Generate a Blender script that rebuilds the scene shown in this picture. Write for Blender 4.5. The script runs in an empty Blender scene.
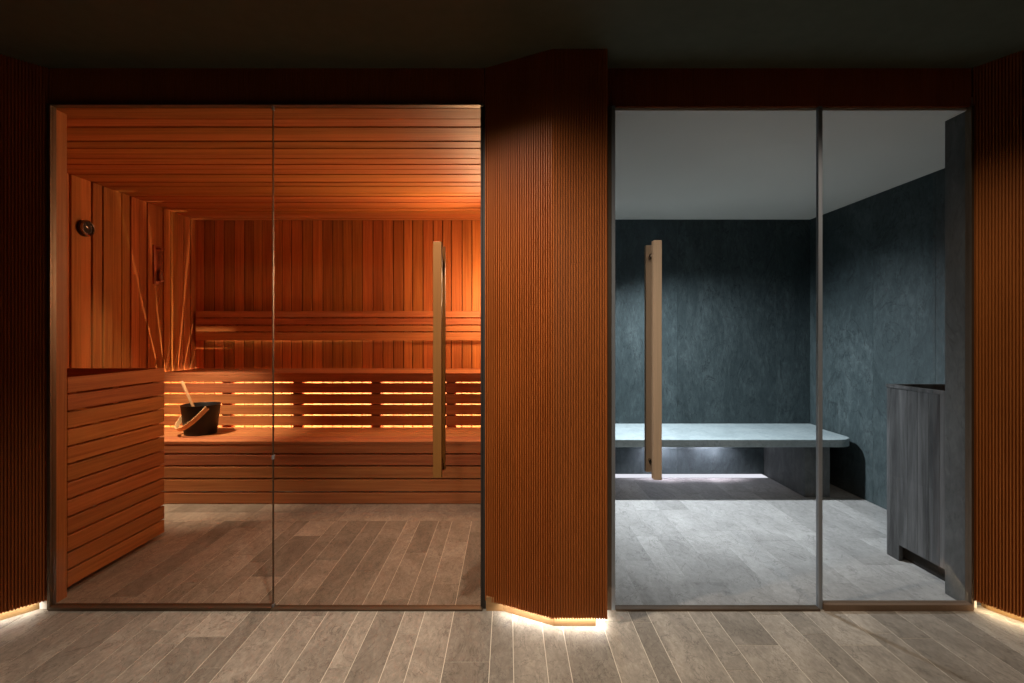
import bpy, bmesh, math, random
from mathutils import Vector, Matrix
random.seed(7)
sc = bpy.context.scene
COL = sc.collection
EYE = 1.2          # eye height; the glass front stands at Y = 0, the lens at Y = -2.2

# ------------------------------------------------------------------ materials
def new_mat(name):
    m = bpy.data.materials.new(name); m.use_nodes = True
    nt = m.node_tree; nt.nodes.clear()
    out = nt.nodes.new('ShaderNodeOutputMaterial')
    return m, nt, out

def N(nt, typ, **kw):
    n = nt.nodes.new(typ)
    for k, v in kw.items():
        if k in n.inputs.keys(): n.inputs[k].default_value = v
        else: setattr(n, k, v)
    return n

def ramp(nt, fac, stops):
    r = nt.nodes.new('ShaderNodeValToRGB')
    while len(r.color_ramp.elements) < len(stops): r.color_ramp.elements.new(0.5)
    for e, (p, c) in zip(r.color_ramp.elements, stops):
        e.position = p; e.color = (*c, 1)
    nt.links.new(fac, r.inputs['Fac'])
    return r

def grain_coords(nt, scale):
    """object coordinates, shifted by island so no two boards share their grain"""
    tc = N(nt, 'ShaderNodeTexCoord'); ge = N(nt, 'ShaderNodeNewGeometry')
    mul = N(nt, 'ShaderNodeMath', operation='MULTIPLY'); mul.inputs[1].default_value = 37.0
    nt.links.new(ge.outputs['Random Per Island'], mul.inputs[0])
    add = N(nt, 'ShaderNodeVectorMath', operation='ADD')
    nt.links.new(tc.outputs['Object'], add.inputs[0]); nt.links.new(mul.outputs[0], add.inputs[1])
    mp = N(nt, 'ShaderNodeMapping'); mp.inputs['Scale'].default_value = scale
    nt.links.new(add.outputs[0], mp.inputs['Vector'])
    return mp.outputs['Vector'], ge.outputs['Random Per Island']

def wood(name, axis, dark, light, rough=0.55, vary=0.3, bump=0.15, fine=60.0, spec=0.3):
    m, nt, out = new_mat(name)
    sc_ = {'x': (1.6, fine, fine), 'y': (fine, 1.6, fine), 'z': (fine, fine, 1.6)}[axis]
    vec, rnd = grain_coords(nt, sc_)
    n1 = N(nt, 'ShaderNodeTexNoise', Scale=1.0, Detail=6.0, Roughness=0.62, Distortion=0.4)
    nt.links.new(vec, n1.inputs['Vector'])
    r = ramp(nt, n1.outputs['Fac'], [(0.3, dark), (0.7, light)])
    hs = N(nt, 'ShaderNodeHueSaturation')
    mr = N(nt, 'ShaderNodeMapRange'); mr.inputs['To Min'].default_value = 1 - vary; mr.inputs['To Max'].default_value = 1 + vary
    nt.links.new(rnd, mr.inputs['Value']); nt.links.new(mr.outputs[0], hs.inputs['Value'])
    mh = N(nt, 'ShaderNodeMapRange'); mh.inputs['To Min'].default_value = 0.492; mh.inputs['To Max'].default_value = 0.508
    wn = N(nt, 'ShaderNodeTexWhiteNoise', noise_dimensions='1D'); nt.links.new(rnd, wn.inputs['W'])
    nt.links.new(wn.outputs['Value'], mh.inputs['Value']); nt.links.new(mh.outputs[0], hs.inputs['Hue'])
    nt.links.new(r.outputs[0], hs.inputs['Color'])
    b = N(nt, 'ShaderNodeBsdfPrincipled', Roughness=rough); b.inputs['Specular IOR Level'].default_value = spec
    nt.links.new(hs.outputs[0], b.inputs['Base Color'])
    bp = N(nt, 'ShaderNodeBump', Strength=bump, Distance=0.004)
    nt.links.new(n1.outputs['Fac'], bp.inputs['Height']); nt.links.new(bp.outputs[0], b.inputs['Normal'])
    nt.links.new(b.outputs[0], out.inputs[0])
    return m

def stone(name, dark, mid, light, scale=2.2, rough=0.6, vary=0.12, bump=0.3, stretch=(1, 1, 1), rot=(0, 0, 0), vein=0.5):
    m, nt, out = new_mat(name)
    tc = N(nt, 'ShaderNodeTexCoord'); ge = N(nt, 'ShaderNodeNewGeometry')
    mul = N(nt, 'ShaderNodeMath', operation='MULTIPLY'); mul.inputs[1].default_value = 23.0
    nt.links.new(ge.outputs['Random Per Island'], mul.inputs[0])
    add = N(nt, 'ShaderNodeVectorMath', operation='ADD')
    nt.links.new(tc.outputs['Object'], add.inputs[0]); nt.links.new(mul.outputs[0], add.inputs[1])
    mp = N(nt, 'ShaderNodeMapping'); mp.inputs['Scale'].default_value = stretch; mp.inputs['Rotation'].default_value = rot
    nt.links.new(add.outputs[0], mp.inputs['Vector'])
    n1 = N(nt, 'ShaderNodeTexNoise', Scale=scale, Detail=10.0, Roughness=0.68, Distortion=1.2)
    n2 = N(nt, 'ShaderNodeTexNoise', Scale=scale * 12, Detail=8.0, Roughness=0.75, Distortion=0.6)
    for n in (n1, n2): nt.links.new(mp.outputs[0], n.inputs['Vector'])
    mx = N(nt, 'ShaderNodeMix', data_type='FLOAT'); mx.inputs[0].default_value = 0.48
    nt.links.new(n1.outputs['Fac'], mx.inputs[2]); nt.links.new(n2.outputs['Fac'], mx.inputs[3])
    r = ramp(nt, mx.outputs[0], [(0.33, dark), (0.5, mid), (0.66, light)])
    # thin mineral veins
    n3 = N(nt, 'ShaderNodeTexNoise', Scale=scale * 1.3, Detail=5.0, Roughness=0.6, Distortion=2.0)
    nt.links.new(mp.outputs[0], n3.inputs['Vector'])
    sb = N(nt, 'ShaderNodeMath', operation='SUBTRACT'); sb.inputs[1].default_value = 0.5
    ab = N(nt, 'ShaderNodeMath', operation='ABSOLUTE')
    nt.links.new(n3.outputs['Fac'], sb.inputs[0]); nt.links.new(sb.outputs[0], ab.inputs[0])
    vr = N(nt, 'ShaderNodeMapRange'); vr.inputs['From Max'].default_value = 0.012
    vr.inputs['To Min'].default_value = vein; vr.inputs['To Max'].default_value = 0.0
    nt.links.new(ab.outputs[0], vr.inputs['Value'])
    mc = N(nt, 'ShaderNodeMix', data_type='RGBA')
    nt.links.new(vr.outputs[0], mc.inputs[0]); nt.links.new(r.outputs[0], mc.inputs[6])
    mc.inputs[7].default_value = (*[c * 0.55 for c in dark], 1)
    hs = N(nt, 'ShaderNodeHueSaturation')
    mr = N(nt, 'ShaderNodeMapRange'); mr.inputs['To Min'].default_value = 1 - vary; mr.inputs['To Max'].default_value = 1 + vary
    nt.links.new(ge.outputs['Random Per Island'], mr.inputs['Value']); nt.links.new(mr.outputs[0], hs.inputs['Value'])
    nt.links.new(mc.outputs[2], hs.inputs['Color'])
    b = N(nt, 'ShaderNodeBsdfPrincipled', Roughness=rough); b.inputs['Specular IOR Level'].default_value = 0.35
    nt.links.new(hs.outputs[0], b.inputs['Base Color'])
    bp = N(nt, 'ShaderNodeBump', Strength=bump, Distance=0.01)
    nt.links.new(mx.outputs[0], bp.inputs['Height']); nt.links.new(bp.outputs[0], b.inputs['Normal'])
    nt.links.new(b.outputs[0], out.inputs[0])
    return m

def plain(name, col, rough=0.6, metal=0.0, spec=0.4, noise=0.06, scale=20.0):
    m, nt, out = new_mat(name)
    tc = N(nt, 'ShaderNodeTexCoord'); n = N(nt, 'ShaderNodeTexNoise', Scale=scale, Detail=4.0)
    nt.links.new(tc.outputs['Object'], n.inputs['Vector'])
    r = ramp(nt, n.outputs['Fac'], [(0.3, [c * (1 - noise) for c in col]), (0.7, [min(1, c * (1 + noise)) for c in col])])
    b = N(nt, 'ShaderNodeBsdfPrincipled', Roughness=rough, Metallic=metal); b.inputs['Specular IOR Level'].default_value = spec
    nt.links.new(r.outputs[0], b.inputs['Base Color']); nt.links.new(b.outputs[0], out.inputs[0])
    return m

def brushed(name, col, rough=0.35, metal=1.0):
    m, nt, out = new_mat(name)
    tc = N(nt, 'ShaderNodeTexCoord'); mp = N(nt, 'ShaderNodeMapping'); mp.inputs['Scale'].default_value = (400, 400, 3)
    nt.links.new(tc.outputs['Object'], mp.inputs['Vector'])
    n = N(nt, 'ShaderNodeTexNoise', Scale=1.0, Detail=3.0); nt.links.new(mp.outputs[0], n.inputs['Vector'])
    r = ramp(nt, n.outputs['Fac'], [(0.3, [c * .85 for c in col]), (0.7, col)])
    b = N(nt, 'ShaderNodeBsdfPrincipled', Roughness=rough, Metallic=metal)
    nt.links.new(r.outputs[0], b.inputs['Base Color']); nt.links.new(b.outputs[0], out.inputs[0])
    return m

def glass(name, tint, refl=0.8):
    m, nt, out = new_mat(name)
    fr = N(nt, 'ShaderNodeFresnel', IOR=1.45); ge = N(nt, 'ShaderNodeNewGeometry')
    inv = N(nt, 'ShaderNodeMath', operation='SUBTRACT'); inv.inputs[0].default_value = refl
    nt.links.new(ge.outputs['Backfacing'], inv.inputs[1])
    cl = N(nt, 'ShaderNodeMath', operation='MULTIPLY', use_clamp=True)
    nt.links.new(fr.outputs[0], cl.inputs[0]); nt.links.new(inv.outputs[0], cl.inputs[1])
    t = N(nt, 'ShaderNodeBsdfTransparent'); t.inputs[0].default_value = (*tint, 1)
    g = N(nt, 'ShaderNodeBsdfGlossy', Roughness=0.0)
    mx = N(nt, 'ShaderNodeMixShader')
    nt.links.new(cl.outputs[0], mx.inputs[0]); nt.links.new(t.outputs[0], mx.inputs[1]); nt.links.new(g.outputs[0], mx.inputs[2])
    nt.links.new(mx.outputs[0], out.inputs[0])
    return m

CED_D, CED_L = (0.35, 0.112, 0.029), (0.60, 0.232, 0.066)
M = {}
M['cedar_z'] = wood('cedar boards upright', 'z', CED_D, CED_L, vary=0.26)
M['cedar_x'] = wood('cedar boards lengthwise', 'x', CED_D, CED_L, vary=0.16)
M['cedar_y'] = wood('cedar boards in depth', 'y', CED_D, CED_L, vary=0.14)
M['bench_x'] = wood('bench timber', 'x', (0.37, 0.13, 0.05), (0.58, 0.24, 0.095), vary=0.12)
M['teak_z'] = wood('reeded teak', 'z', (0.31, 0.080, 0.0135), (0.38, 0.103, 0.019), rough=0.5, vary=0.0, fine=9, bump=0.04)
M['kick'] = wood('pale plinth timber', 'x', (0.24, 0.135, 0.055), (0.33, 0.20, 0.085), vary=0.05, fine=30)
M['ladle'] = wood('pale ladle timber', 'z', (0.70, 0.42, 0.2), (0.82, 0.54, 0.3), vary=0.05)
M['dark_wood'] = wood('dark red timber', 'z', (0.26, 0.07, 0.03), (0.34, 0.10, 0.045), vary=0.05)
M['slate'] = stone('blue grey slate', (0.019, 0.030, 0.033), (0.040, 0.057, 0.061), (0.084, 0.108, 0.112), scale=2.3, rot=(0.0, 0.7, 0.0), stretch=(1.5, 1, 0.6), vary=0.07, bump=0.8, vein=0.7)
M['slate_grey'] = stone('grey slate', (0.055, 0.061, 0.063), (0.095, 0.102, 0.104), (0.155, 0.162, 0.163), scale=2.5, vary=0.06, stretch=(1, 1, 0.5))
M['bench_stone'] = stone('pale slate slab', (0.22, 0.27, 0.28), (0.31, 0.37, 0.385), (0.40, 0.46, 0.475), scale=3.0, vary=0.03, rough=0.5)
M['tile'] = stone('grey brown stone tile', (0.17, 0.15, 0.126), (0.295, 0.262, 0.222), (0.45, 0.405, 0.348), scale=3.2, vary=0.24, bump=0.5, stretch=(1.7, 0.8, 1), rot=(0, 0, 0.5), vein=0.6, rough=0.5)
M['tile_steam'] = stone('pale grey stone tile', (0.24, 0.235, 0.225), (0.36, 0.352, 0.34), (0.48, 0.47, 0.455), scale=2.4, vary=0.12, bump=0.4, stretch=(1.5, 0.9, 1), rot=(0, 0, 0.6), vein=0.6, rough=0.5)
M['grout_grey'] = plain('grey grout', (0.34, 0.335, 0.325), 0.9)
M['grout'] = plain('pale grout', (0.74, 0.68, 0.58), 0.9)
M['ceil_dark'] = plain('dark olive ceiling paint', (0.085, 0.092, 0.062), 0.85)
M['ceil_white'] = plain('pale ceiling plaster', (0.88, 0.81, 0.73), 0.9, noise=0.02, scale=3)
M['dark_wall'] = plain('dark corridor paint', (0.06, 0.05, 0.04), 0.85)
M['bronze'] = brushed('brushed bronze', (0.66, 0.50, 0.36), 0.5, .5)
M['sill'] = brushed('brown bronze sill', (0.26, 0.17, 0.11), 0.45, .5)
M['bronze_dark'] = brushed('dark copper bronze', (0.27, 0.11, 0.02), 0.5, .15)
M['steel'] = brushed('satin steel', (0.33, 0.36, 0.40), 0.5, .4)
M['dark_metal'] = plain('dark bronze channel', (0.13, 0.09, 0.06), 0.45, 0.6)
M['void'] = plain('shadow gap behind boards', (0.06, 0.018, 0.008), 0.9)
M['seal'] = plain('dark door seal', (0.03, 0.022, 0.018), 0.5)
M['glass_warm'] = glass('warm tinted glass', (0.88, 0.85, 0.82))
M['glass_clear'] = glass('clear glass', (0.92, 0.92, 0.92))
M['pail'] = plain('black pail enamel', (0.007, 0.007, 0.008), 0.45, 0.0, 0.3)
M['pail_in'] = plain('black pail inside', (0.02, 0.017, 0.016), 0.6)
M['chrome'] = plain('dark chrome', (0.35, 0.30, 0.26), 0.22, 1.0)
M['dial'] = plain('dark dial', (0.03, 0.022, 0.02), 0.45)
M['ivory'] = plain('ivory mark', (0.7, 0.6, 0.5), 0.5)
M['planks_grey'] = wood('grey weathered plank', 'z', (0.022, 0.023, 0.024), (0.135, 0.137, 0.14), rough=0.65, vary=0.2, fine=18, bump=0.6)
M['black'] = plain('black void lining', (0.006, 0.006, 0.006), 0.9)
M['white_base'] = plain('white plinth end', (0.8, 0.76, 0.68), 0.7)
M['sand'] = plain('sand', (0.3, 0.13, 0.07), 0.8)

# ------------------------------------------------------------------ mesh helpers
class MB:
    def __init__(s): s.bm = bmesh.new()
    def box(s, x0, x1, y0, y1, z0, z1, mi=0):
        vs = [s.bm.verts.new(p) for p in ((x0,y0,z0),(x1,y0,z0),(x1,y1,z0),(x0,y1,z0),(x0,y0,z1),(x1,y0,z1),(x1,y1,z1),(x0,y1,z1))]
        for f in ((0,3,2,1),(4,5,6,7),(0,1,5,4),(1,2,6,5),(2,3,7,6),(3,0,4,7)):
            s.bm.faces.new([vs[i] for i in f]).material_index = mi
        return s
    def prism(s, poly, z0, z1, mi=0):
        """poly counter-clockwise in XY"""
        a = [s.bm.verts.new((x, y, z0)) for x, y in poly]; b = [s.bm.verts.new((x, y, z1)) for x, y in poly]
        n = len(poly)
        for i in range(n):
            s.bm.faces.new((a[i], a[(i+1) % n], b[(i+1) % n], b[i])).material_index = mi
        s.bm.faces.new(b).material_index = mi; s.bm.faces.new(a[::-1]).material_index = mi
        return s
    def lathe(s, prof, seg=40, mat=None, mi=0, cap=True):
        """prof: (radius, height) list about local Z"""
        mat = mat or Matrix.Identity(4); rings = []
        for r, h in prof:
            if r < 1e-6: rings.append([s.bm.verts.new(mat @ Vector((0, 0, h)))])
            else: rings.append([s.bm.verts.new(mat @ Vector((r*math.cos(2*math.pi*k/seg), r*math.sin(2*math.pi*k/seg), h))) for k in range(seg)])
        for A, B in zip(rings, rings[1:]):
            for k in range(seg):
                k2 = (k+1) % seg
                if len(A) == 1 and len(B) == 1: continue
                if len(A) == 1: f = (A[0], B[k2], B[k])
                elif len(B) == 1: f = (A[k], A[k2], B[0])
                else: f = (A[k], A[k2], B[k2], B[k])
                s.bm.faces.new(f).material_index = mi
        return s
    def sweep(s, pts, w, t, up, seg=None, mi=0):
        """rectangular strip w (along 'up' list or vector) by t along a path"""
        rings = []
        for i, p in enumerate(pts):
            p = Vector(p); d = (Vector(pts[min(i+1, len(pts)-1)]) - Vector(pts[max(i-1, 0)])).normalized()
            u = Vector(up).normalized(); u = (u - d*u.dot(d)).normalized(); v = d.cross(u)
            rings.append([s.bm.verts.new(p + u*a*w/2 + v*b*t/2) for a, b in ((-1,-1),(1,-1),(1,1),(-1,1))])
        for A, B in zip(rings, rings[1:]):
            for k in range(4): s.bm.faces.new((A[k], A[(k+1)%4], B[(k+1)%4], B[k])).material_index = mi
        s.bm.faces.new(rings[0][::-1]); s.bm.faces.new(rings[-1])
        return s
    def tube(s, pts, radii, seg=14, mi=0):
        rings = []
        for i, p in enumerate(pts):
            p = Vector(p); d = (Vector(pts[min(i+1, len(pts)-1)]) - Vector(pts[max(i-1, 0)])).normalized()
            u = d.orthogonal().normalized() if i == 0 else (u - d*u.dot(d)).normalized()
            v = d.cross(u); r = radii[i] if isinstance(radii, (list, tuple)) else radii
            rings.append([s.bm.verts.new(p + (u*math.cos(2*math.pi*k/seg) + v*math.sin(2*math.pi*k/seg))*r) for k in range(seg)])
        for A, B in zip(rings, rings[1:]):
            for k in range(seg): s.bm.faces.new((A[k], A[(k+1)%seg], B[(k+1)%seg], B[k])).material_index = mi
        s.bm.faces.new(rings[0][::-1]); s.bm.faces.new(rings[-1])
        return s
    def build(s, name, mats, parent=None, origin=None, bevel=0.0, smooth=False, seg=2):
        bmesh.ops.recalc_face_normals(s.bm, faces=s.bm.faces)
        off = Vector(origin) if origin is not None else Vector((0, 0, 0))
        if origin is not None: bmesh.ops.translate(s.bm, verts=s.bm.verts, vec=-off)
        me = bpy.data.meshes.new(name); s.bm.to_mesh(me); s.bm.free()
        for mt in (mats if isinstance(mats, (list, tuple)) else [mats]): me.materials.append(mt)
        if smooth:
            for p in me.polygons: p.use_smooth = True
            me.set_sharp_from_angle(angle=math.radians(40))
        o = bpy.data.objects.new(name, me); COL.objects.link(o); o.location = off
        if parent is not None:
            o.parent = parent; o.location = off - Vector(parent['_w'])
        if bevel:
            bv = o.modifiers.new('edge', 'BEVEL'); bv.width = bevel; bv.segments = seg; bv.limit_method = 'ANGLE'
        o['_w'] = tuple(off)
        return o

def thing(name, label, cat, loc, group=None):
    o = bpy.data.objects.new(name, None); COL.objects.link(o); o.location = loc; o['_w'] = tuple(loc)
    o.empty_display_size = 0.1
    return tag(o, label, cat, group)
def tag(o, label, cat, group=None):
    o['label'] = label; o['category'] = cat
    if group: o['group'] = group
    return o
def struct(o, label, cat):
    o['kind'] = 'structure'; return tag(o, label, cat)

# ------------------------------------------------------------------ main levels (metres)
Z_OPEN = 2.208; Z_CEIL = 2.37; Z_SAUNA = 2.275; Z_STEAM = 2.19
SX0, SX1, SY1 = -2.925, -0.10, 2.488          # sauna: left wall, right wall, back wall
TX0, TX1, TY1 = 0.45, 2.59, 2.10              # steam room
YL = 1.358; YU = 1.911                         # lower and upper bench fronts
H_LOW, H_UP = 0.445, 0.8885

# ------------------------------------------------------------------ floor of plank tiles
def floor():
    xs = [-3.3,-3.17,-3.05,-2.9,-2.81,-2.66,-2.52,-2.43,-2.28,-2.16,-2.07,-1.95,-1.83,-1.70,-1.58,-1.49,-1.37,-1.28,-1.117,-1.03,-.9,-.78,-.648,-.567,-.447,-.36,
          -.234,-.067,.02,.141,.224,.393,.52,.6,.78,.88,1.05,1.176,1.28,1.448,1.55,1.68,1.82,1.93,2.02,2.17,2.3,2.38,2.52,2.65,2.8,2.9,3.05,3.17,3.3]
    mb = MB(); g = 0.0014
    mb.box(-3.3, 3.3, -3.3, 2.7, -0.06, -0.0012, 1)
    rnd = random.Random(11)
    for x0, x1 in zip(xs, xs[1:]):
        wide = x1 - x0; y = -3.3 - rnd.random()*0.8
        in_sauna = -2.92 < x0 and x1 < 0.05
        while y < 2.68:
            L = rnd.choice([0.5, 0.7, 0.9, 1.1, 1.2]); a, b = max(y, -3.3), min(y + L, 2.68); y += L
            spans = [(a, b)]
            if in_sauna:                       # a cross row lies in front of the sauna bench
                spans = [(a, min(b, 1.036)), (max(a, 1.36), b)]
            for p, q in spans:
                if q - p > 0.02: mb.box(x0 + g, x1 - g, p + g, q - g, -0.012, 0.0, 0)
    x = -2.9
    while x < 0.0:
        L = rnd.choice([0.6, 0.8, 1.0]); mb.box(x + g, min(x + L, 0.02) - g, 1.036 + g, 1.198 - g, -0.012, 0, 0)
        mb.box(x + g, min(x + L, 0.02) - g, 1.198 + g, 1.36 - g, -0.012, 0, 0); x += L
    o = mb.build('floor', [M['tile'], M['grout']])
    struct(o, 'grey brown stone plank tile floor with pale grout running through all rooms', 'floor')
floor()
def steam_floor():
    mb = MB(); rnd = random.Random(4); x = .44
    mb.box(.44, 2.62, .02, 2.12, .0002, .0030, 1)
    while x < 2.60:
        w_ = min(rnd.choice([.12, .16, .2, .22]), 2.62 - x); y = .02 - rnd.random()*.6
        while y < 2.12:
            L = rnd.choice([.5, .7, .9]); p, q = max(y, .02), min(y + L, 2.12); y += L
            if q - p > .02: mb.box(x + .0006, x + w_ - .0006, p + .0006, q - .0006, .0005, .0036, 0)
        x += w_
    o = mb.build('floor_steam', [M['tile_steam'], M['grout_grey']])
    struct(o, 'pale grey stone tile floor of the steam room', 'floor')
steam_floor()

# ------------------------------------------------------------------ boards on a plane
def boards(name, axis, fixed, thick, a0, a1, pitch, b0, b1, mat, label, cat, gap=0.004, jitter=0.0, back=0.02, seed=1, relief=(0,)):
    """axis 'xz': upright boards across X facing -Y at Y=fixed; 'yz': across Y facing +X at X=fixed; 'yx': ceiling boards"""
    rnd = random.Random(seed); mb = MB(); a = a0; k = 0
    while a < a1 - 1e-4:
        p = pitch*(1 + (rnd.random()*2 - 1)*jitter); b = min(a + p, a1)
        if a1 - b < pitch*0.3: b = a1
        g = gap/2
        if axis == 'xz': mb.box(a + g, b - g, fixed, fixed + thick, b0, b1)
        elif axis == 'yz':
            pr = relief[k % len(relief)]; k += 1; mb.box(fixed - thick, fixed + pr, a + g, b - g, b0, b1)
        elif axis == 'yz-': mb.box(fixed, fixed + thick, a + g, b - g, b0, b1)
        elif axis == 'yx':
            pr = relief[k % len(relief)]; k += 1; mb.box(b0, b1, a + g, b - g, fixed - pr, fixed + thick)
        a = b
    if axis == 'xz': mb.box(a0, a1, fixed + thick - 0.004, fixed + thick + back, b0, b1, 1)
    elif axis == 'yz': mb.box(fixed - thick - back, fixed - thick + 0.004, a0, a1, b0, b1, 1)
    elif axis == 'yz-': mb.box(fixed + thick - 0.004, fixed + thick + back, a0, a1, b0, b1, 1)
    elif axis == 'yx': mb.box(b0, b1, a0, a1, fixed + thick - 0.004, fixed + thick + back, 1)
    return struct(mb.build(name, [mat, M['void']], bevel=0.002, seg=1), label, cat)

boards('wall_sauna_back', 'xz', SY1, 0.016, SX0, SX1, 0.0925, 0, Z_SAUNA + .03, M['cedar_z'], 'back wall of the sauna in upright cedar boards', 'wall', gap=.008, jitter=0.12, seed=3)
boards('wall_sauna_left', 'yz', SX0, 0.016, 0.10, SY1, 0.092, 0, Z_SAUNA + .03, M['cedar_z'], 'left wall of the sauna in upright cedar boards', 'wall', gap=0.009, jitter=0.08, seed=5, relief=(.002, .009, .004, .011, 0, .008, .012, .003))
boards('wall_sauna_right', 'yz-', SX1, 0.016, 0.10, SY1, 0.092, 0, Z_SAUNA + .03, M['cedar_z'], 'right wall of the sauna behind the reeded pillar', 'wall', seed=6)
boards('ceiling_sauna', 'yx', Z_SAUNA, 0.016, 0.10, SY1, 0.092, SX0 - .02, SX1 + .02, M['cedar_x'], 'sauna ceiling of cedar boards running across', 'ceiling', gap=0.009, jitter=0.08, seed=5, relief=(.001, .004, .002, .005, 0, .003, .005, .001))

# steam room shell
def panels(name, plane, fixed, cuts_a, cuts_b, mat, label, thick=0.02, facing=1):
    mb = MB(); g = 0.001
    for a0, a1 in zip(cuts_a, cuts_a[1:]):
        for b0, b1 in zip(cuts_b, cuts_b[1:]):
            if plane == 'xz': mb.box(a0 + g, a1 - g, fixed, fixed + thick, b0 + g, b1 - g)
            else: mb.box(*sorted((fixed, fixed + facing*thick)), a0 + g, a1 - g, b0 + g, b1 - g)
    A0, A1, B0, B1 = cuts_a[0], cuts_a[-1], cuts_b[0], cuts_b[-1]
    if plane == 'xz': mb.box(A0, A1, fixed + 0.003, fixed + thick + .02, B0, B1, 1)
    else: mb.box(*sorted((fixed + facing*.003, fixed + facing*(thick + .02))), A0, A1, B0, B1, 1)
    return struct(mb.build(name, [mat, M['slate_grey']]), label, 'wall')
panels('wall_steam_back', 'xz', TY1, [TX0, 0.60, 1.45, 2.30, TX1], [0, 0.22, Z_STEAM + .02], M['slate'], 'blue grey slate back wall of the steam room')
panels('wall_steam_right', 'yz', TX1, [0.10, 0.84, 1.36, TY1 + .02], [0, Z_STEAM + .02], M['slate'], 'blue grey slate right wall of the steam room')
panels('wall_steam_left', 'yz', TX0, [0.10, 0.9, TY1 + .02], [0, Z_STEAM + .02], M['slate'], 'slate left wall of the steam room behind the pillar', facing=-1)
mb = MB(); mb.box(TX0 - .03, TX1 + .04, 0.0125, TY1 + .04, Z_STEAM, Z_STEAM + .06)
struct(mb.build('ceiling_steam', M['ceil_white']), 'plain pale plaster ceiling of the steam room', 'ceiling')
mb = MB(); mb.box(2.023, TX1 + .02, 0.021, 0.122, 0, Z_STEAM - 0.001)
struct(mb.build('wall_steam_front', M['slate_grey']), 'narrow grey slate return beside the fixed steam room pane', 'wall')
# sauna front returns and soffit
mb = MB(); mb.box(SX0 - .03, -2.021, 0.036, 0.098, 0, Z_SAUNA)
struct(mb.build('wall_sauna_front', M['cedar_z']), 'plain cedar jamb at the left end of the sauna glass', 'wall')
mb = MB(); mb.box(-2.0205, SX1 + .02, 0.036, 0.098, Z_OPEN + .001, Z_SAUNA)
struct(mb.build('trim_1', M['cedar_x']), 'cedar head board above the sauna glass', 'trim')
# corridor shell
mb = MB(); mb.box(-3.3, 3.3, -.475, 0.04, Z_CEIL, Z_CEIL + .04); mb.box(-3.3, 3.3, -3.3, -.80, Z_CEIL, Z_CEIL + .04)
mb.box(-3.3, 3.3, -.4745, -.455, Z_CEIL + .006, 2.62, 1); mb.box(-3.3, 3.3, -.82, -.8005, Z_CEIL + .006, 2.62, 1); mb.box(-3.3, 3.3, -.82, -.455, 2.62, 2.64, 1)  # added slot walls, blackened so their glow stays out of the glass
struct(mb.build('ceiling', [M['ceil_dark'], M['black']]), 'dark olive corridor ceiling with an added slot that hides its lamps and trims their beams', 'ceiling')
mb = MB(); mb.box(-3.3, 3.3, -3.34, -3.3, 0, Z_CEIL)
struct(mb.build('wall_corridor_back', M['dark_wall']), 'dark corridor wall facing the glass fronts', 'wall')
for nm, x in (('wall_corridor_left', -3.34), ('wall_corridor_right', 3.3)):
    mb = MB(); mb.box(x, x + .04, -3.3, 0.0, 0, Z_CEIL)
    struct(mb.build(nm, M['dark_wall']), 'dark end wall of the corridor on the ' + nm.split('_')[-1], 'wall')
# outer shell closing the rooms
mb = MB(); mb.box(-3.34, -3.0, 0.0, 0.035, 0, Z_CEIL); mb.box(2.7, 3.34, 0, 0.035, 0, Z_CEIL)
struct(mb.build('wall_front', M['dark_wall']), 'dark wall ends behind the reeded side panels', 'wall')

# ------------------------------------------------------------------ reeded cladding
def reeded(pts, pitch=0.0108, rib=0.0062, depth=0.010):
    """outline points of ribs along a polyline, outward = right of travel direction (towards -Y for +X travel)"""
    out = []
    for (ax, ay), (bx, by) in zip(pts, pts[1:]):
        L = math.hypot(bx-ax, by-ay); n = max(1, round(L/pitch)); p = L/n
        tx, ty = (bx-ax)/L, (by-ay)/L; nx, ny = ty, -tx
        r = rib*p/pitch; g = (p - r)/2
        for k in range(n):
            s = k*p
            for d, h in ((g*.7, -depth), (g*1.1, -depth*.25), (g + r*.22, 0), (g + r*.78, 0), (g*.9 + r, -depth*.25), (p - g*.7, -depth)):
                out.append((ax + tx*(s+d) + nx*h, ay + ty*(s+d) + ny*h))
    return out
def reeded_panel(name, pts, back, z0, z1, label, cat='wall'):
    mb = MB(); mb.prism(reeded(pts) + back, z0, z1)
    o = mb.build(name, M['teak_z'])
    return struct(o, label, cat)
ZS = 0.038                                    # the cladding hangs clear of the floor
YP = -0.150
reeded_panel('wall_center', [(-.103, -.002), (.182, YP), (.407, YP), (.407, -.002)], [(.40, .03), (-.10, .03)], ZS, Z_CEIL, 'tall reeded teak pillar between the sauna and the steam room')
reeded_panel('wall_left', [(-2.62, -.66), (-2.013, -.002)], [(-2.021, .03), (-2.70, -.60)], ZS, Z_CEIL, 'reeded teak side panel at the left edge in shade')
reeded_panel('wall_right', [(2.035, -.002), (2.38, -.62)], [(2.46, -.60), (2.06, .03)], ZS, Z_CEIL, 'reeded teak side panel at the right edge')
reeded_panel('wall_sauna_lintel', [(-2.013, -.001), (-.103, -.001)], [(-.103, .034), (-2.013, .034)], Z_OPEN + .004, Z_CEIL, 'reeded teak lintel above the sauna glass')
reeded_panel('wall_steam_lintel', [(.409, -.001), (2.035, -.001)], [(2.035, .012), (.409, .012)], Z_OPEN - .006, Z_CEIL, 'reeded teak lintel above the steam room glass')
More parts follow.
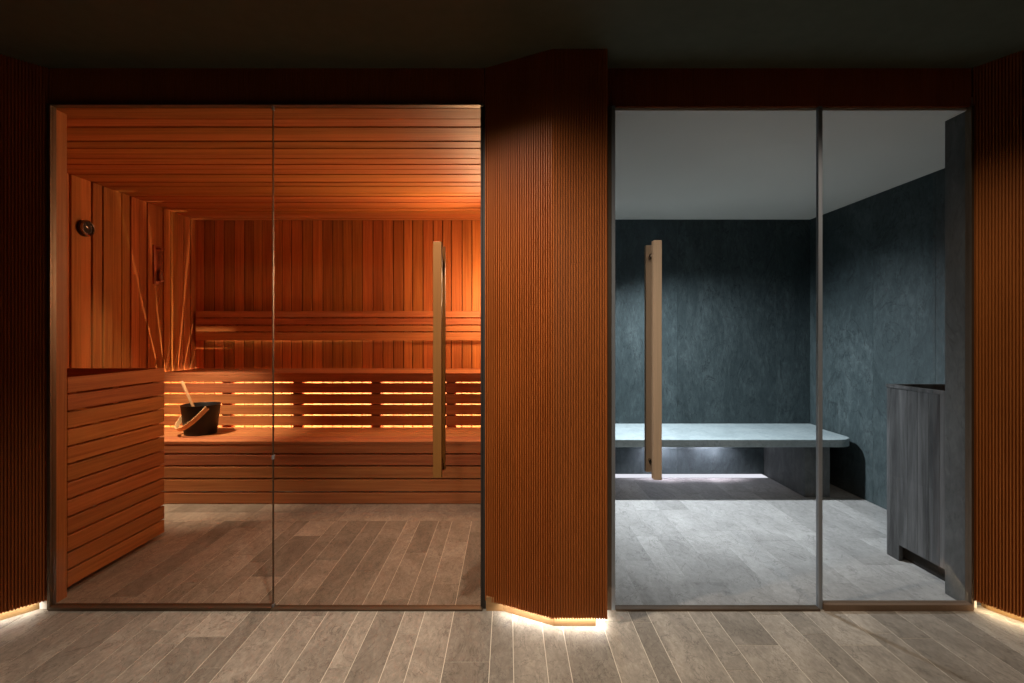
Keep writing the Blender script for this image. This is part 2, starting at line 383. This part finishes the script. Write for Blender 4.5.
# pillar core and recessed plinths with light under the cladding
mb = MB(); mb.prism([(-.02, -.020), (.189, YP + .018), (.362, YP + .018), (.362, .03), (-.095, .03), (-.095, -.018)], 0, ZS + .02)
struct(mb.build('baseboard_center', M['kick']), 'pale lit plinth under the reeded pillar', 'baseboard')
mb = MB(); mb.prism([(-2.60, -.61), (-2.054, -.004), (-2.054, .03), (-2.72, -.55)], 0, ZS + .02)
struct(mb.build('baseboard_left', M['kick']), 'pale lit plinth under the left reeded panel', 'baseboard')
mb = MB(); mb.box(-2.052, -2.013, -.003, .030, 0, ZS + .02)
struct(mb.build('trim_2', M['white_base']), 'white plinth end beside the left jamb', 'trim')
mb = MB(); mb.prism([(2.095, -.004), (2.42, -.59), (2.5, -.55), (2.095, .03)], 0, ZS + .02)
struct(mb.build('baseboard_right', M['kick']), 'pale lit plinth under the right reeded panel', 'baseboard')
mb = MB(); mb.box(2.0355, 2.06, .004, .034, 0, ZS + .02)
struct(mb.build('trim_3', M['white_base']), 'white plinth end beside the steam room frame', 'trim')
mb = MB(); mb.box(SX1 + .04, TX0 - .045, .031, TY1, 0, Z_CEIL)
struct(mb.build('wall_partition', M['dark_wall']), 'partition behind the reeded pillar', 'wall')

# ------------------------------------------------------------------ glass fronts
GY0, GY1 = -0.004, 0.006
def pane(name, x0, x1, z0, z1, mat, label, cat):
    mb = MB(); mb.box(x0, x1, GY0, GY1, z0, z1)
    return struct(mb.build(name, mat, origin=((x0+x1)/2, GY0, z0)), label, cat)
w1 = pane('window_1', -1.9975, -1.033, 0.016, Z_OPEN - .004, M['glass_warm'], 'fixed glass pane at the left of the sauna front', 'window')
d1 = pane('door_1', -1.027, -0.120, 0.012, Z_OPEN - .006, M['glass_warm'], 'frameless glass sauna door with a long bronze pull', 'door')
d2 = pane('door_2', 0.470, 1.3565, 0.012, Z_STEAM + .010, M['glass_clear'], 'glass steam room door with a long bronze pull', 'door')
w2 = pane('window_2', 1.376, 2.020, 0.028, Z_STEAM + .010, M['glass_clear'], 'fixed glass pane at the right of the steam room front', 'window')
mb = MB(); mb.box(-1.0315, -1.0285, GY0 - .0005, GY1 + .0005, 0.012, Z_OPEN - .006); mb.build('seal', M['dark_metal'], d1)
for z in (0.655, 2.185, 0.004):
    mb = MB(); mb.box(-1.034, -1.026, GY0 - .003, GY1 + .003, z, z + .018); mb.build('hinge_clip', M['steel'], d1, bevel=.001)
mb = MB(); mb.box(-.120, -.114, GY0 - .002, GY1 + .002, 0.012, Z_OPEN - .006); mb.build('edge_seal', M['seal'], d1)
# frames
mb = MB(); mb.box(-.1135, -.098, -.0015, .022, 0, Z_OPEN); struct(mb.build('trim_13', M['seal']), 'dark strip between the sauna door edge and the reeded pillar', 'trim')
mb = MB(); mb.box(-2.0125, -1.998, -.012, .020, 0, Z_OPEN); struct(mb.build('trim_4', M['dark_metal'], bevel=.001), 'dark bronze channel at the left edge of the sauna glass', 'trim')
mb = MB(); mb.box(-1.9975, -1.030, -.022, .020, 0, .014); struct(mb.build('trim_5', M['dark_metal'], bevel=.001), 'dark bronze floor channel under the fixed sauna pane', 'trim')
mb = MB(); mb.box(-1.029, -.112, -.022, .014, 0, .009); struct(mb.build('trim_6', M['dark_metal'], bevel=.001), 'dark bronze threshold under the sauna door', 'trim')
mb = MB(); mb.box(-2.0125, -.105, -.012, .020, Z_OPEN - .004, Z_OPEN + .003); struct(mb.build('trim_7', M['dark_metal'], bevel=.001), 'slim dark head channel over the sauna glass', 'trim')
mb = MB(); mb.box(.412, .452, -.012, .020, 0, Z_OPEN - .01); mb.box(.452, .468, -.012, .020, 0, Z_OPEN - .007, 1)
struct(mb.build('trim_8', [M['dark_metal'], M['steel']], bevel=.001), 'steel jamb at the left of the steam room door', 'trim')
mb = MB(); mb.box(1.3575, 1.3755, -.008, .012, 0, Z_OPEN - .007)
struct(mb.build('trim_9', M['steel'], bevel=.002), 'upright satin steel post between the steam room panes', 'trim')
mb = MB(); mb.box(1.376, 2.022, -.022, .018, 0, .027); struct(mb.build('trim_10', M['sill'], bevel=.001), 'bronze floor channel under the fixed steam room pane', 'trim')
mb = MB(); mb.box(.469, 1.357, -.022, .014, 0, .009); struct(mb.build('trim_11', M['dark_metal'], bevel=.001), 'dark threshold under the steam room door', 'trim')
mb = MB(); mb.box(2.0225, 2.034, -.012, .020, 0, Z_OPEN - .007); struct(mb.build('trim_12', M['dark_metal'], bevel=.001), 'slim steel frame at the right end of the steam room glass', 'trim')

def pull(door, x0, x1, z0, z1, mt):
    xm = (x0 + x1)/2
    mb = MB(); mb.box(x0, x1, -.075, -.043, z0, z1); h = mb.build('handle', mt, door, origin=(xm, -.043, z0), bevel=.0012)
    h['_w'] = (xm, -.043, z0)
    mb = MB(); mb.box(x0, x1, .044, .068, z0, z1); mb.build('inner_bar', mt, h, bevel=.0012)
    for z in (z0 + .055, z1 - .055):
        mb = MB()
        mb.lathe([(0, -.0435), (.009, -.0435), (.009, GY0 - .004), (.014, GY0 - .004), (.014, GY0 - .0002), (0, GY0 - .0002)], 20, Matrix.Translation((xm, 0, z)) @ Matrix(((1,0,0,0),(0,0,1,0),(0,-1,0,0),(0,0,0,1))))
        mb.lathe([(0, GY1 + .0002), (.014, GY1 + .0002), (.014, GY1 + .004), (.009, GY1 + .004), (.009, .0445), (0, .0445)], 20, Matrix.Translation((xm, 0, z)) @ Matrix(((1,0,0,0),(0,0,1,0),(0,-1,0,0),(0,0,0,1))))
        mb.build('standoff', M['chrome'], h, smooth=True)
pull(d1, -.318, -.282, .594, 1.596, M['bronze_dark'])
pull(d2, .617, .652, .586, 1.602, M['bronze'])

# ------------------------------------------------------------------ sauna benches
BX0, BX1 = SX0 + .028, SX1 - .004
def seat(mb, y0, y1, z, n, t=0.022, gap=0.012):
    w = (y1 - y0 - gap*(n-1))/n
    for k in range(n): mb.box(BX0, BX1, y0 + k*(w+gap), y0 + k*(w+gap) + w, z - t, z)
up = thing('sauna_bench', 'upper tier cedar sauna bench with glowing slots in its slatted front', 'bench', ((BX0+BX1)/2, YU, 0), 'tiered sauna benches')
mb = MB(); seat(mb, YU + .002, SY1 - .012, H_UP, 7); mb.build('seat', M['bench_x'], up, bevel=.003)
mb = MB()
zs = [(.813, H_UP - .0285)] + [(.813 - .0893*k - .0893 + .0105*0, .813 - .0893*k - .011) for k in range(4)]
mb.box(BX0, BX1, YU, YU + .024, .8155, H_UP - .0225)
for k in range(4): mb.box(BX0, BX1, YU, YU + .024, .8045 - .0893*k - .0783, .8045 - .0893*k)
mb.build('slatted_front', M['bench_x'], up, bevel=.003)
for x in (-2.32, -1.735, -1.09, -.47):
    mb = MB(); mb.box(x - .038, x + .038, YU + .025, YU + .06, .002, H_UP - .0225); mb.build('post', M['bench_x'], up, bevel=.002)
mb = MB(); mb.box(BX0, BX1, YU + .0605, YU + .075, .003, .40); mb.build('light_stop', M['bench_x'], up)  # added hidden board, keeps strip light out of the lower bench
for x in (-2.32, -1.735, -1.09, -.47):
    mb = MB(); mb.box(x - .02, x + .02, YU + .0755, SY1 - .02, H_UP - .09, H_UP - .0225); mb.build('bearer', M['bench_x'], up, bevel=.002)
lo = thing('sauna_bench', 'lower tier cedar sauna bench standing on the stone floor', 'bench', ((BX0+BX1)/2, YL, 0), 'tiered sauna benches')
mb = MB(); seat(mb, YL, YU - .004, H_LOW, 6, gap=.007); mb.build('seat', M['bench_x'], lo, bevel=.003)
mb = MB()
for z1, z0 in ((H_LOW - .0225, .360), (.349, .275), (.264, .184), (.173, .090), (.079, .003)): mb.box(BX0, BX1, YL + .002, YL + .026, z0, z1)
mb.build('slatted_front', M['bench_x'], lo, bevel=.003)
for x in (-2.40, -1.765, -1.11, -.49):
    mb = MB(); mb.box(x - .042, x + .042, YL + .027, YL + .065, .002, H_LOW - .0225); mb.build('post', M['bench_x'], lo, bevel=.002)
mb = MB(); mb.box(BX0, BX1, YU - .05, YU - .02, .32, H_LOW - .0225); mb.build('bearer', M['bench_x'], lo, bevel=.002)
# backrest
br = thing('backrest', 'slatted cedar backrest rail on the back wall above the upper bench', 'backrest', ((SX0+SX1)/2, SY1, 1.15))
mb = MB()
for z0, z1 in ((1.363, 1.421), (1.296, 1.353), (1.234, 1.287), (1.150, 1.224)): mb.box(-2.882, SX1 - .01, SY1 - .062, SY1 - .040, z0, z1)
mb.build('rails', M['bench_x'], br, bevel=.003)
for x in (-2.55, -1.9, -1.25, -.6):
    mb = MB(); mb.box(x - .03, x + .03, SY1 - .0395, SY1 - .001, 1.17, 1.40); mb.build('bracket', M['bench_x'], br, bevel=.002)

# ------------------------------------------------------------------ heater guard
GX = -2.024
gd = thing('heater_guard', 'slatted cedar heater guard inside the sauna on the left', 'guard', (GX - .3, .4, 0))
def guard_slats(): 
    return [(1.005 - .0812*k - .0722, 1.005 - .0812*k) for k in range(12)]
mb = MB()
for z0, z1 in guard_slats(): mb.box(GX - .022, GX, .105, .756, z0, z1)
mb.build('side_panel', M['cedar_y'], gd, bevel=.003)
for y in (.16, .66):
    mb = MB(); mb.box(GX - .16, GX - .0605, y, y + .04, .002, .06); mb.build('foot', M['cedar_y'], gd, bevel=.002)
mb = MB()
for z0, z1 in guard_slats(): mb.box(SX0 + .03, GX - .0225, .734, .756, z0, z1)
mb.build('end_panel', M['cedar_x'], gd, bevel=.003)
for y in (.14, .40, .693):
    mb = MB(); mb.box(GX - .060, GX - .0225, y, y + .04, .028, .985); mb.build('post', M['cedar_z'], gd, bevel=.002)
mb = MB(); mb.box(SX0 + .03, SX0 + .07, .693, .7335, .002, .985); mb.build('post', M['cedar_z'], gd, bevel=.002)

# ------------------------------------------------------------------ pail and ladle
PC = Vector((-2.352, 1.64, H_LOW))
pl = thing('pail', 'black tapered sauna pail with a wooden bail on the lower bench', 'pail', PC)
mb = MB(); mb.lathe([(0, .001), (.107, .001), (.110, .004), (.133, .222), (.135, .226), (.131, .226), (.128, .222), (.106, .012), (0, .012)], 56, Matrix.Translation(PC))
mb.build('body', M['pail'], pl, smooth=True, origin=PC)
ax = Vector((.75, -.66, 0)); pr = Vector((-.66, -.75, 0)); th = math.radians(46)
dn = pr*math.cos(th) - Vector((0, 0, 1))*math.sin(th); cz = PC + Vector((0, 0, .212))
pts = []
for k in range(25):
    a = math.pi*k/24
    pts.append(cz + ax*math.cos(a)*.144 + dn*(math.sin(a)**.75)*.222)
mb = MB(); mb.sweep(pts, .034, .008, dn.cross(ax)); mb.build('bail', M['ladle'], pl, origin=PC, bevel=.0015)
for s in (1, -1):
    p = cz + ax*s*.132; mb = MB(); mb.tube([p, cz + ax*s*.154], .006, 12); mb.build('bail_pin', M['chrome'], pl, origin=PC, smooth=True)
ld = thing('ladle', 'pale wooden ladle leaning inside the black pail', 'ladle', PC + Vector((.02, 0, .02)))
a, b = PC + Vector((-.128, -.028, .405)), PC + Vector((.008, .0, .06))
mb = MB(); mb.tube([a, a.lerp(b, .03), a.lerp(b, .5), b], [.007, .011, .010, .009], 14); mb.build('ladle_handle', M['ladle'], ld, smooth=True)
mb = MB(); mb.lathe([(0, 0), (.03, .004), (.042, .02), (.046, .045), (.043, .045), (.039, .021), (.028, .008), (0, .005)], 32, Matrix.Translation(PC + Vector((.03, 0, .016)))); mb.build('bowl', M['ladle'], ld, smooth=True)

# ------------------------------------------------------------------ gauge and sand timer on the left wall
def wall_disc(y, z, x): return Matrix.Translation((x, y, z)) @ Matrix(((0,0,1,0),(1,0,0,0),(0,1,0,0),(0,0,0,1)))
gc = (SX0 + .009, 1.24, 1.932)
ga = thing('thermometer', 'round dark dial thermometer with a chrome rim on the left sauna wall', 'thermometer', gc)
Wm = wall_disc(gc[1], gc[2], gc[0])
mb = MB(); mb.lathe([(0, 0), (.054, 0), (.056, .006), (.056, .03), (.048, .03), (0, .03)], 40, Wm); mb.build('case', M['dial'], ga, smooth=True)
mb = MB(); mb.lathe([(.047, .0302), (.055, .0302), (.053, .040), (.049, .042), (.045, .040), (.044, .0302), (.047, .0302)], 40, Wm); mb.build('rim', M['chrome'], ga, smooth=True)
mb = MB()
for k in range(11):
    an = math.radians(-210 + 24*k); c, s_ = math.cos(an), math.sin(an)
    P = [Wm @ Vector((r*c - w*s_, r*s_ + w*c, .0312)) for r, w in ((.033, -.001), (.041, -.001), (.041, .001), (.033, .001))]
    Q = [Wm @ Vector((r*c - w*s_, r*s_ + w*c, .0305)) for r, w in ((.033, -.001), (.041, -.001), (.041, .001), (.033, .001))]
    vs = [mb.bm.verts.new(p) for p in P + Q]
    for f in ((0,1,2,3),(7,6,5,4),(0,4,5,1),(1,5,6,2),(2,6,7,3),(3,7,4,0)): mb.bm.faces.new([vs[i] for i in f])
mb.build('scale_marks', M['ivory'], ga)
mb = MB(); mb.tube([Wm @ Vector((0, 0, .033)), Wm @ Vector((-.02, .026, .033))], [.002, .001], 8); mb.lathe([(0, .0305), (.006, .0305), (.005, .036), (0, .036)], 16, Wm); mb.build('needle', M['chrome'], ga)
tc = (SX0 + .0115, 1.955, 1.62)
st = thing('sand_timer', 'slim dark red wooden sand timer on the left sauna wall', 'sand timer', tc)
mb = MB(); mb.box(tc[0], tc[0] + .014, tc[1] - .045, tc[1] + .045, tc[2], tc[2] + .32); mb.build('back_plate', M['dark_wood'], st, bevel=.003)
for z in (.02, .285):
    mb = MB(); mb.box(tc[0] + .0142, tc[0] + .058, tc[1] - .024, tc[1] + .024, tc[2] + z, tc[2] + z + .014); mb.build('cap', M['dark_wood'], st, bevel=.003)
Tm = Matrix.Translation((tc[0] + .036, tc[1], tc[2] + .0345))
mb = MB(); mb.lathe([(0, 0), (.014, 0), (.018, .02), (.018, .085), (.010, .112), (.003, .125), (.010, .138), (.018, .165), (.018, .23), (.014, .25), (0, .25)], 24, Tm); mb.build('bulb', M['glass_clear'], st, smooth=True)
mb = MB(); mb.lathe([(0, .002), (.012, .002), (.0155, .02), (.0155, .07), (.006, .085), (0, .088)], 20, Tm); mb.build('sand', M['sand'], st, smooth=True)

# ------------------------------------------------------------------ steam room bench
YB = 1.434; HB = .442
sb = thing('stone_bench', 'pale slate steam room bench with a rounded right corner', 'bench', (1.5, YB, 0))
def slab(z0, z1):
    r = .13; xr = TX1 - .055
    poly = [(TX0 + .004, YB), (xr - r, YB)] + [(xr - r + r*math.sin(t), YB + r - r*math.cos(t)) for t in [math.pi/2*k/14 for k in range(1, 15)]] + [(xr, TY1 - .2), (TX1 - .004, TY1 - .12), (TX1 - .004, TY1 - .004), (TX0 + .004, TY1 - .004)]
    mb = MB(); mb.prism(poly, z0, z1); return mb
slab(HB - .056, HB).build('slab', M['bench_stone'], sb, bevel=.004)
mb = MB(); mb.box(2.19, 2.375, YB + .066, TY1 - .004, .001, HB - .057); mb.build('pedestal', M['slate_grey'], sb, bevel=.003)
# luminous profile along the wall under the bench
M['diffuser'], nt, out = new_mat('lit white diffuser')
em = N(nt, 'ShaderNodeEmission'); em.inputs[0].default_value = (.90, .91, 1.0, 1); em.inputs[1].default_value = 1.1
nt.links.new(em.outputs[0], out.inputs[0])
lp = thing('light_profile', 'glowing white light strip on the floor at the wall under the stone bench', 'light strip', (1.3, TY1 - .04, 0))
mb = MB(); mb.box(TX0 + .01, 2.175, TY1 - .110, TY1 - .003, .001, .006); mb.build('channel', M['steel'], lp)
mb = MB(); mb.box(TX0 + .014, 2.171, TY1 - .106, TY1 - .007, .0062, .010); mb.build('diffuser', M['diffuser'], lp)
# steam generator cover
GXS = 2.07
cv = thing('generator_cover', 'tall open topped grey plank cover against the right wall of the steam room', 'cover', (GXS + .25, .33, 0))
mb = MB(); ys = [.130, .205, .27, .335, .40, .455, .5175]
for y0, y1 in zip(ys, ys[1:]): mb.box(GXS, GXS + .02, y0 + .0004, y1 - .0004, .088 if y1 < .46 else .001, .915)
mb.build('side_panel', M['planks_grey'], cv, bevel=.001)
mb = MB(); mb.box(GXS, GXS + .03, .518, .541, .001, .915); mb.build('corner_post', M['planks_grey'], cv, bevel=.001)
mb = MB()
for k in range(5): mb.box(GXS + .0305 + k*.096, GXS + .0305 + k*.096 + .0952, .521, .541, .001, .915)
mb.build('end_panel', M['planks_grey'], cv, bevel=.001)
mb = MB(); mb.box(GXS - .004, GXS + .026, .130, .545, .9152, .933); mb.box(GXS + .0262, TX1 - .012, .517, .545, .9152, .933); mb.build('rim', M['planks_grey'], cv, bevel=.001)
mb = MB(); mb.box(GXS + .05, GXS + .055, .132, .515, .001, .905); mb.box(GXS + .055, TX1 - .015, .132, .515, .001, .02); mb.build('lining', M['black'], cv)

# ------------------------------------------------------------------ lights
def light(name, typ, loc, energy, col, **kw):
    l = bpy.data.lights.new(name, typ); l.energy = energy; l.color = col
    rot = kw.pop('rot', None); aim = kw.pop('aim', None)
    for k, v in kw.items(): setattr(l, k, v)
    o = bpy.data.objects.new(name, l); COL.objects.link(o); o.location = loc
    if rot: o.rotation_euler = rot
    if aim: o.rotation_euler = (Vector(aim) - Vector(loc)).to_track_quat('-Z', 'Y').to_euler()
    return o
R = math.radians
WARM = (1.0, .56, .27); AMB = (1.0, .68, .38); CORR = (1.0, .84, .67); COOL = (.90, .95, 1.0)
# corridor downlights in the added ceiling slot, plus added fill spots
light('corridor_spot', 'SPOT', (-.62, -.66, 2.50), 185, CORR, spot_size=R(112), spot_blend=1, shadow_soft_size=.04, aim=(-.12, -.42, 0))
light('corridor_spot', 'SPOT', (1.36, -.66, 2.50), 56, CORR, spot_size=R(116), spot_blend=1, shadow_soft_size=.04, aim=(1.50, -.50, 0))
light('corridor_spot', 'SPOT', (-.2, -2.95, 2.30), 95, CORR, spot_size=R(46), spot_blend=1, shadow_soft_size=.06, aim=(.16, -.1, .95))  # added frontal fill from behind the camera, evens out the pillar
light('corridor_spot', 'SPOT', (-.28, -.70, 2.50), 45, CORR, spot_size=R(54), spot_blend=1, shadow_soft_size=.04, aim=(-.28, -.60, 0))  # extra spot added to brighten the middle of the floor
# plinth strips
def strip(name, a, b, z, energy, col, w=.008):
    a, b = Vector((*a, z)), Vector((*b, z)); L = (b - a).length
    light(name, 'AREA', (a + b)/2, energy, col, shape='RECTANGLE', size=L, size_y=w, rot=(0, 0, math.atan2((b-a).y, (b-a).x)))
PLC = (1.0, .93, .82)
strip('plinth_strip', (-.035, -.036), (.180, YP + .010), ZS - .001, .34, PLC)
strip('plinth_strip', (.192, YP + .010), (.39, YP + .010), ZS - .001, .30, PLC)
strip('plinth_strip', (.388, YP + .03), (.388, -.01), ZS - .001, .28, PLC)
strip('plinth_strip', (-2.53, -.548), (-2.050, -.020), ZS - .001, .8, PLC)
strip('plinth_strip', (2.062, -.012), (2.36, -.55), ZS - .001, .7, (1.0, .80, .52))
# sauna
light('bench_strip', 'AREA', ((BX0+BX1)/2, YU + .085, .54), 95, (1.0, .84, .62), shape='RECTANGLE', size=2.70, size_y=.24, rot=(R(90), 0, 0))
light('fan_spot', 'SPOT', (-2.20, 2.16, .34), 120, AMB, spot_size=R(62), spot_blend=.6, shadow_soft_size=.005, aim=(-2.925, 2.04, 1.25))
light('backrest_strip', 'AREA', ((SX0+SX1)/2, SY1 - .012, 1.165), .6, AMB, shape='RECTANGLE', size=2.6, size_y=.010)
light('corner_lamp', 'POINT', (-.20, 1.95, 1.50), 30, (1.0, .62, .33), shadow_soft_size=.08)
light('ceiling_fill', 'SPOT', (-.17, 2.15, 1.72), 75, (1.0, .64, .36), spot_size=R(124), spot_blend=1, shadow_soft_size=.05, aim=(-1.4, .4, 2.26))  # added spot that brightens the sauna ceiling
light('pail_spot', 'SPOT', (-2.74, 1.10, Z_SAUNA - .02), 330, (1.0, .78, .54), spot_size=R(48), spot_blend=.9, shadow_soft_size=.03, aim=(-2.38, 1.58, .42))
light('sauna_downlight', 'SPOT', (-.62, 1.15, Z_SAUNA - .03), 55, (1.0, .76, .56), spot_size=R(66), spot_blend=1, shadow_soft_size=.05, aim=(-.72, 1.02, 0))
# steam room
light('steam_lamp', 'SPOT', (.64, YB, 2.05), 430, (.86, .94, 1.0), spot_size=R(114), spot_blend=1, shadow_soft_size=.04, aim=(1.75, 1.30, 0))
light('under_bench_strip', 'AREA', (1.33, TY1 - .16, HB - .062), 1.4, (.88, .88, 1.0), shape='RECTANGLE', size=1.6, size_y=.02)
for x in (1.31, 1.72):
    light('bench_spot', 'SPOT', (x, TY1 - .13, HB - .066), 26, (.96, .86, 1.0), spot_size=R(120), spot_blend=1, shadow_soft_size=.01, aim=(x, TY1, .20))
# the light baffle is added behind the pillar, keeping lamp light off the corridor
wl = thing('lamp_baffle', 'added unseen steel light baffle high on the steam room side of the partition', 'light baffle', (TX0 + .001, YB, 2.05))
mb = MB(); mb.box(TX0 + .001, TX0 + .016, YB - .05, YB + .09, 2.00, 2.14); mb.build('backplate', M['steel'], wl, bevel=.003)
mb = MB(); mb.box(TX0 + .0165, TX0 + .27, YB - .056, YB - .052, 1.971, 2.13); mb.box(TX0 + .0165, TX0 + .27, YB - .0515, YB + .06, 2.126, 2.13); mb.build('shade', M['steel'], wl)

w = bpy.data.worlds.new('World'); sc.world = w; w.use_nodes = True
w.node_tree.nodes['Background'].inputs[0].default_value = (0, 0, 0, 1); w.node_tree.nodes['Background'].inputs[1].default_value = 0

for o in list(bpy.data.objects):
    if '_w' in o.keys(): del o['_w']

# ------------------------------------------------------------------ camera
cam = bpy.data.cameras.new('camera'); co = bpy.data.objects.new('camera', cam); COL.objects.link(co)
co.location = (0, -2.2, EYE); co.rotation_euler = (R(90), 0, 0)
cam.sensor_width = 36; cam.lens = 36*501.6/1024; cam.shift_x = 4/1024; cam.shift_y = -6.5/1024; cam.clip_start = .02
sc.camera = co
sc.view_settings.view_transform = 'Standard'; sc.view_settings.look = 'None'
sc.view_settings.exposure = 0.0; sc.view_settings.gamma = 1.0; sc.view_settings.use_curve_mapping = False
sc.cycles.use_denoising = True
sc.cycles.max_bounces = 12; sc.cycles.diffuse_bounces = 6; sc.cycles.transparent_max_bounces = 16; sc.cycles.caustics_reflective = False
